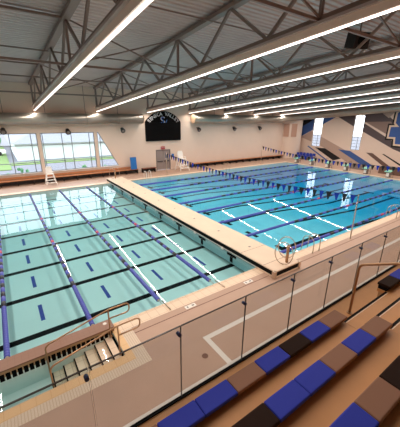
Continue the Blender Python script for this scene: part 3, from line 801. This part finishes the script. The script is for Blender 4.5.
def stack_chair(loc, rz, lab, group='blue chairs by the mural wall'):
    t = thing('stacking_chair', lab, 'chair', loc, rz, group)
    b = MB(); b.rbox(-.24,.24,-.24,.22,.42,.46,.015); b.build('seat', M['chairblue'], t)
    b = MB(); b.prism([(-.24,.55),(.24,.55),(.22,.92),(-.22,.92)], lambda u,v:(u,.22+(v-.5)*.15,v), lambda u,v:(u,.25+(v-.5)*.15,v)); b.build('backrest', M['chairblue'], t)
    for sx in (-1,1):
        b = MB(); b.bar((sx*.22,-.22,0),(sx*.21,-.2,.43),.03,.03); b.build('leg', M['darkmetal'], t)
        b = MB(); b.bar((sx*.22,.28,0),(sx*.21,.2,.43),.03,.03); b.bar((sx*.21,.2,.43),(sx*.21,.25,.6),.03,.03); b.build('leg', M['darkmetal'], t)
    return t
c0 = None; WORD = ['nearest the corner','second from the corner','third from the corner','fourth from the corner','fifth from the corner']
for r_ in range(2):
    for k in range(5):
        lab = 'blue stacking chair near the mural wall, %s row, %s' % (('front','back')[r_], WORD[k])
        loc = (38.0+.75*r_, 28.1-.58*k, 0)
        if c0 is None: c0 = stack_chair(loc, -PI/2, lab)
        else: dup(c0, loc, -PI/2, lab)

# ------------------------------------------------------------------ bleachers
h1, h2, h3 = 3.07, 3.374, 3.678      # seat tops
R_s = [(1.90,1.68,h1),(1.302,1.077,h2),(.707,.49,h3)]
FZ = 2.64; DZs = [2.944, 3.248, 3.552]; NY = [1.735, 1.135, .535]
AX0, AX1 = 4.02, 5.47
def bleacher(x0, x1, lab):
    t = thing('bleacher_section', lab, 'bleachers', ((x0+x1)/2, 0, FZ)); L = (x1-x0)/2
    for k in range(3):
        yb = NY[k+1] if k < 2 else -.6
        b = MB(); b.box(-L,L,yb-.02 if k < 2 else yb,R_s[k][0]-.02,DZs[k]-FZ-.06,DZs[k]-FZ); b.build('deck_board', M['plywood'], t)
        b = MB(); b.box(-L,L,R_s[k][0]-.08,R_s[k][0]-.05,(DZs[k-1] if k else FZ)-FZ+.0,DZs[k]-FZ-.06); b.build('riser', M['ply_end'], t)
        b = MB(); b.box(-L,-L+.03,yb,R_s[k][0]-.08,0,DZs[k]-FZ-.06); b.build('end_panel', M['ply_end'], t)
        b = MB(); b.box(L-.03,L,yb,R_s[k][0]-.08,0,DZs[k]-FZ-.06); b.build('end_panel', M['ply_end'], t)
    return t
BL = bleacher(-5, AX0, 'tan bleacher rows with blue, taupe and brown seats, left of the aisle handrail'); BR = bleacher(AX1, 11, 'tan bleacher end with a dark seat, across the aisle at the right edge')
fb = MB(); fb.box(XL, XW, YB, 2.28, FZ-.2, FZ); struct('floor_upper', fb, M['plywood'], 'tan gallery floor behind the glass railing')
wg = MB(); wg.box(XL, XW, 2.1, 2.28, 0, FZ-.2); struct('wall_front', wg, M['wall'])
t = thing('aisle_steps', 'tan aisle steps with black nosings between the two bleacher sections', 'steps', (4.745, 0, FZ))
W_ = (AX1-AX0)/2-.004
tops = [(NY[0],2.944),(1.43,3.096),(NY[1],3.248),(.83,3.40),(NY[2],3.552)]
for k, (y, z) in enumerate(tops):
    yb = tops[k+1][0] if k < 4 else -.6
    b = MB(); b.box(-W_,W_,yb,y,0,z-FZ); b.build('tread', M['plywood'], t)
    b = MB(); b.box(-W_,W_,y-.035,y+.002,z-FZ-.03,z-FZ+.004); b.build('nosing', M['rubber'], t)
    b = MB(); b.box(-W_,W_,y-.052,y-.040,z-FZ,z-FZ+.003); b.build('nosing_strip', M['coping'], t)
seat_mesh = {}
def seat(x, row, colour, lab, par):
    y0, y1, z = R_s[row]; yc = (y0+y1)/2; D = (y0-y1)/2
    if colour not in seat_mesh:
        b = MB(); b.rbox(-.2265,.2265,-D,D,-.055,0,.014,0,3); top = b.mesh('seat', M['seat_'+colour])
        b = MB(); b.box(-.215,.215,-D+.05,D-.02,-.126,-.055); und = b.mesh('seat_base', M['rubber'])
        seat_mesh[colour] = (top, und)
    o = bpy.data.objects.new('seat', seat_mesh[colour][0]); COL.objects.link(o); o.parent = par
    o.location = Vector((x, yc, z))-par.location; o['label'] = lab
    c = bpy.data.objects.new('seat_base', seat_mesh[colour][1]); COL.objects.link(c); c.parent = o
CN = {'tan':'taupe','blue':'blue','dark':'dark brown'}
RW = ['front row','second row','third row']
ROWS = [['tan','blue','dark','blue','tan','blue','blue','tan','dark'],
        ['tan','blue','tan','blue','blue','dark','dark','tan'],
        ['blue','tan','dark','tan','blue','blue','tan']]
for row, cols in enumerate(ROWS):
    xr = 4.02 if row == 0 else 3.975
    for k, c in enumerate(cols):
        seat(xr-.457*(k+.5), row, c, '%s plastic seat, %s, %s' % (CN[c], RW[row], 'at the aisle' if k == 0 else ordn(k)+' in from the aisle end'), BL)
for k, c in enumerate(['dark','blue','tan','blue']):
    seat(5.47+.457*(k+.5), 0, c, '%s plastic seat across the aisle' % CN[c], BR)
t = thing('aisle_handrail', 'bronze aisle handrail rising from the steps behind the glass railing', 'handrail', (4.74, 1.97, FZ))
rail_curve([(0,0,0),(0,0,.985),(0,-.57,1.27),(0,-1.5,1.75),(0,-1.5,.92)], .022, 10, .09).build('rail', M['bronze'], t)
b = MB(); b.tube([(0,0,0),(0,0,.015)], .05, 12); b.build('flange', M['bronze'], t)

# ------------------------------------------------------------------ glass railing
GY = 2.28; GT = CAMZ-2.256
b = MB(); b.box(XL+.1, 30, GY-.018, GY+.018, FZ, FZ+.022); tag(b.build('railing_channel', M['rubber']), 'long black channel holding the glass railing panels', 'railing')
b = MB(); b.box(XL+.1, 30, GY+.02, GY+.06, FZ-.03, FZ+.022); struct('trim_5', b, M['white'], 'pale cap on top of the gallery edge')
b = MB(); b.box(-.5025,.5025,-.006,.006,FZ+.022,GT); gm = b.mesh('glass_panel', M['railglass'])
b = MB()
b.box(-.5045,.5045,-.0075,.0075,GT,GT+.010); b.box(.5025,.5045,-.0065,.0065,FZ+.022,GT); b.box(-.5045,-.5025,-.0065,.0065,FZ+.022,GT)
em = b.mesh('polished_edge', M['edge'])
b = MB(); b.tube([(.483,-.03,GT-.1),(.483,.03,GT-.1)], .022, 12); cm = b.mesh('clamp', M['clampm'])
for k in range(-3, 12):
    x = 1.345+1.017*(k+.5)
    o = bpy.data.objects.new('glass_panel', gm); COL.objects.link(o); o.location = (x, GY, 0)
    where = {-3:'beyond the left edge of the photo',-2:'at the left edge of the photo'}.get(k, 'clear glass railing panel, %s from the left of the photo' % ordn(k+2) if k+2 < 12 else 'far right')
    if k <= -2: where = 'clear glass railing panel '+where
    if k+2 >= 12: where = 'clear glass railing panel at the far right'
    tag(o, where, 'glass panel', 'glass railing panels')
    for nm, m_ in (('polished_edge', em), ('clamp', cm)):
        c = bpy.data.objects.new(nm, m_); COL.objects.link(c); c.parent = o

# small deck things
b = MB(); b.tube([(0,0,0),(0,0,.006)], .085, 16); tag(b.build('floor_drain', M['joint'], None, (3.53,4.73,0)), 'small round brown drain in the deck inside the white line', 'drain')
for (x, lab) in ((7.0,'white depth marker tile on the deck beside the bulkhead'),(4.35,'white depth marker tile on the near deck by the third lane rope')):
    t = thing('depth_marker', lab, 'sign', (x,6.7,0)); b = MB(); b.box(-.2,.2,-.08,.08,0,.005); b.build('tile', M['white'], t)
    b = MB(); b.box(-.14,-.09,-.04,.04,.005,.007); b.build('marking', M['grey'], t)
    b = MB(); b.box(.05,.14,-.03,.03,.005,.007); b.build('marking', M['grey'], t)
for x, lab in ((3.70,'short metal rope anchor bar on the near deck at the third lane rope'),(6.0,'short metal rope anchor bar on the near deck beside the bulkhead')):
    b = MB(); b.tube([(0,.5,-.02),(0,.1,.03),(0,-.1,.03)], .022, 8); tag(b.build('rope_anchor', M['chrome'], None, (x,7.0,.0)), lab, 'anchor')

# ------------------------------------------------------------------ outside
og = MB(); og.box(-60, 110, YW+.6, 120, -.5, -.35, 0); og.box(XW+.6, 110, -20, YW+.6, -.5, -.35, 1)
struct('ground_outside', og, [M['asphalt'], M['coping']], 'pale paved lot outside the windows')
gs = MB(); gs.box(1.0, 60, 44.5, 47.0, -.35, -.28); gs.box(-30, .9, 41.0, 75, -.35, -.27)
tag(gs.build('lawn', M['grass']), 'bright green lawn strip outside the windows', 'grass', kind='stuff')
t = thing('warehouse', 'long pale building across the lot outside the windows', 'building', (30, 49, -.35))
b = MB(); b.box(-28,40,0,24,0,2.5); b.build('wall', M['shedwall'], t)
b = MB(); b.add([(-28.6,-.6,2.4),(40.6,-.6,2.4),(40.6,24.6,2.4),(-28.6,24.6,2.4),(-17,12,7.6),(30,12,7.6)], [(0,1,5,4),(1,2,5),(2,3,4,5),(3,0,4),(3,2,1,0)]); b.build('roof', M['shedroof'], t)
for x in (-20,-8,6,18):
    b = MB(); b.box(x,x+3.2,-.06,0,0,2.1); b.build('loading_door', M['shedwall'], t)
def car(loc, rz, lab):
    t = thing('parked_car', lab, 'car', loc, rz)
    b = MB(); b.prism([(-2.2,.35),(2.2,.35),(2.25,.75),(1.2,.9),(.6,1.4),(-1.2,1.42),(-1.9,.95),(-2.25,.85)], lambda u,v:(u,-.85,v), lambda u,v:(u,.85,v)); b.build('body', M['carwhite'], t)
    for s2 in (-1,1):
        b = MB(); b.prism([(-1.6,.95),(1.0,.95),(.5,1.33),(-1.1,1.34)], lambda u,v:(u,s2*.86,v), lambda u,v:(u,s2*.84,v)); b.build('side_window', M['carglass'], t)
    for x in (-1.35,1.35):
        for y in (-.75,.75):
            b = MB(); b.tube([(x,y-.11,.33),(x,y+.11,.33)], .33, 16); b.build('wheel', M['tyre'], t)
car((-1.4,57,-.27), .1, 'white car parked on the grass outside the left window')
def shrub(loc, r, lab, group, n=22, tall=1.):
    t = thing('shrub', lab, 'shrub', loc, 0, group)
    b = MB()
    for k in range(n):
        a = random.uniform(0,2*PI); rr = r*random.uniform(.1,.8); z = r*tall*random.uniform(.3,1.6)
        p = Vector((rr*math.cos(a), rr*math.sin(a), z)); s_ = r*random.uniform(.25,.45)
        b.sphere(p, s_, 0, 6, 4)
    b.build('foliage', M['leaf'], t)
    b = MB(); b.tube([(0,0,0),(0,0,r*tall*.8)], [.05*r+.02,.02], 6); b.build('stem', M['trunk'], t)
for k, (x, r) in enumerate(((.3,.22),(1.4,.28),(2.0,.24),(8.6,.2),(9.3,.22),(9.95,.2),(7.2,.25))):
    shrub((x,31.6,-.35+.0), r*1.5, 'low green shrub just outside the windows, %s from the left' % ordn(sorted((.3,1.4,2.0,8.6,9.3,9.95,7.2)).index(x)), 'low shrubs outside the windows', 14, 2.2)
shrub((-1.2,74,-.27), 2.4, 'round tree on the lawn outside the left window', None, 30, 1.2)

# ------------------------------------------------------------------ light and render look
w = bpy.data.worlds.new('overcast_sky'); SC.world = w; w.use_nodes = True
bg = w.node_tree.nodes['Background']; bg.inputs[0].default_value = (.91,.96,1.0,1); bg.inputs[1].default_value = 5.
SC.view_settings.view_transform = 'Standard'; SC.view_settings.look = 'None'; SC.view_settings.gamma = 1
SC.view_settings.use_curve_mapping = False; SC.view_settings.exposure = 0.
SC.cycles.max_bounces = 10; SC.cycles.diffuse_bounces = 5; SC.cycles.transparent_max_bounces = 16
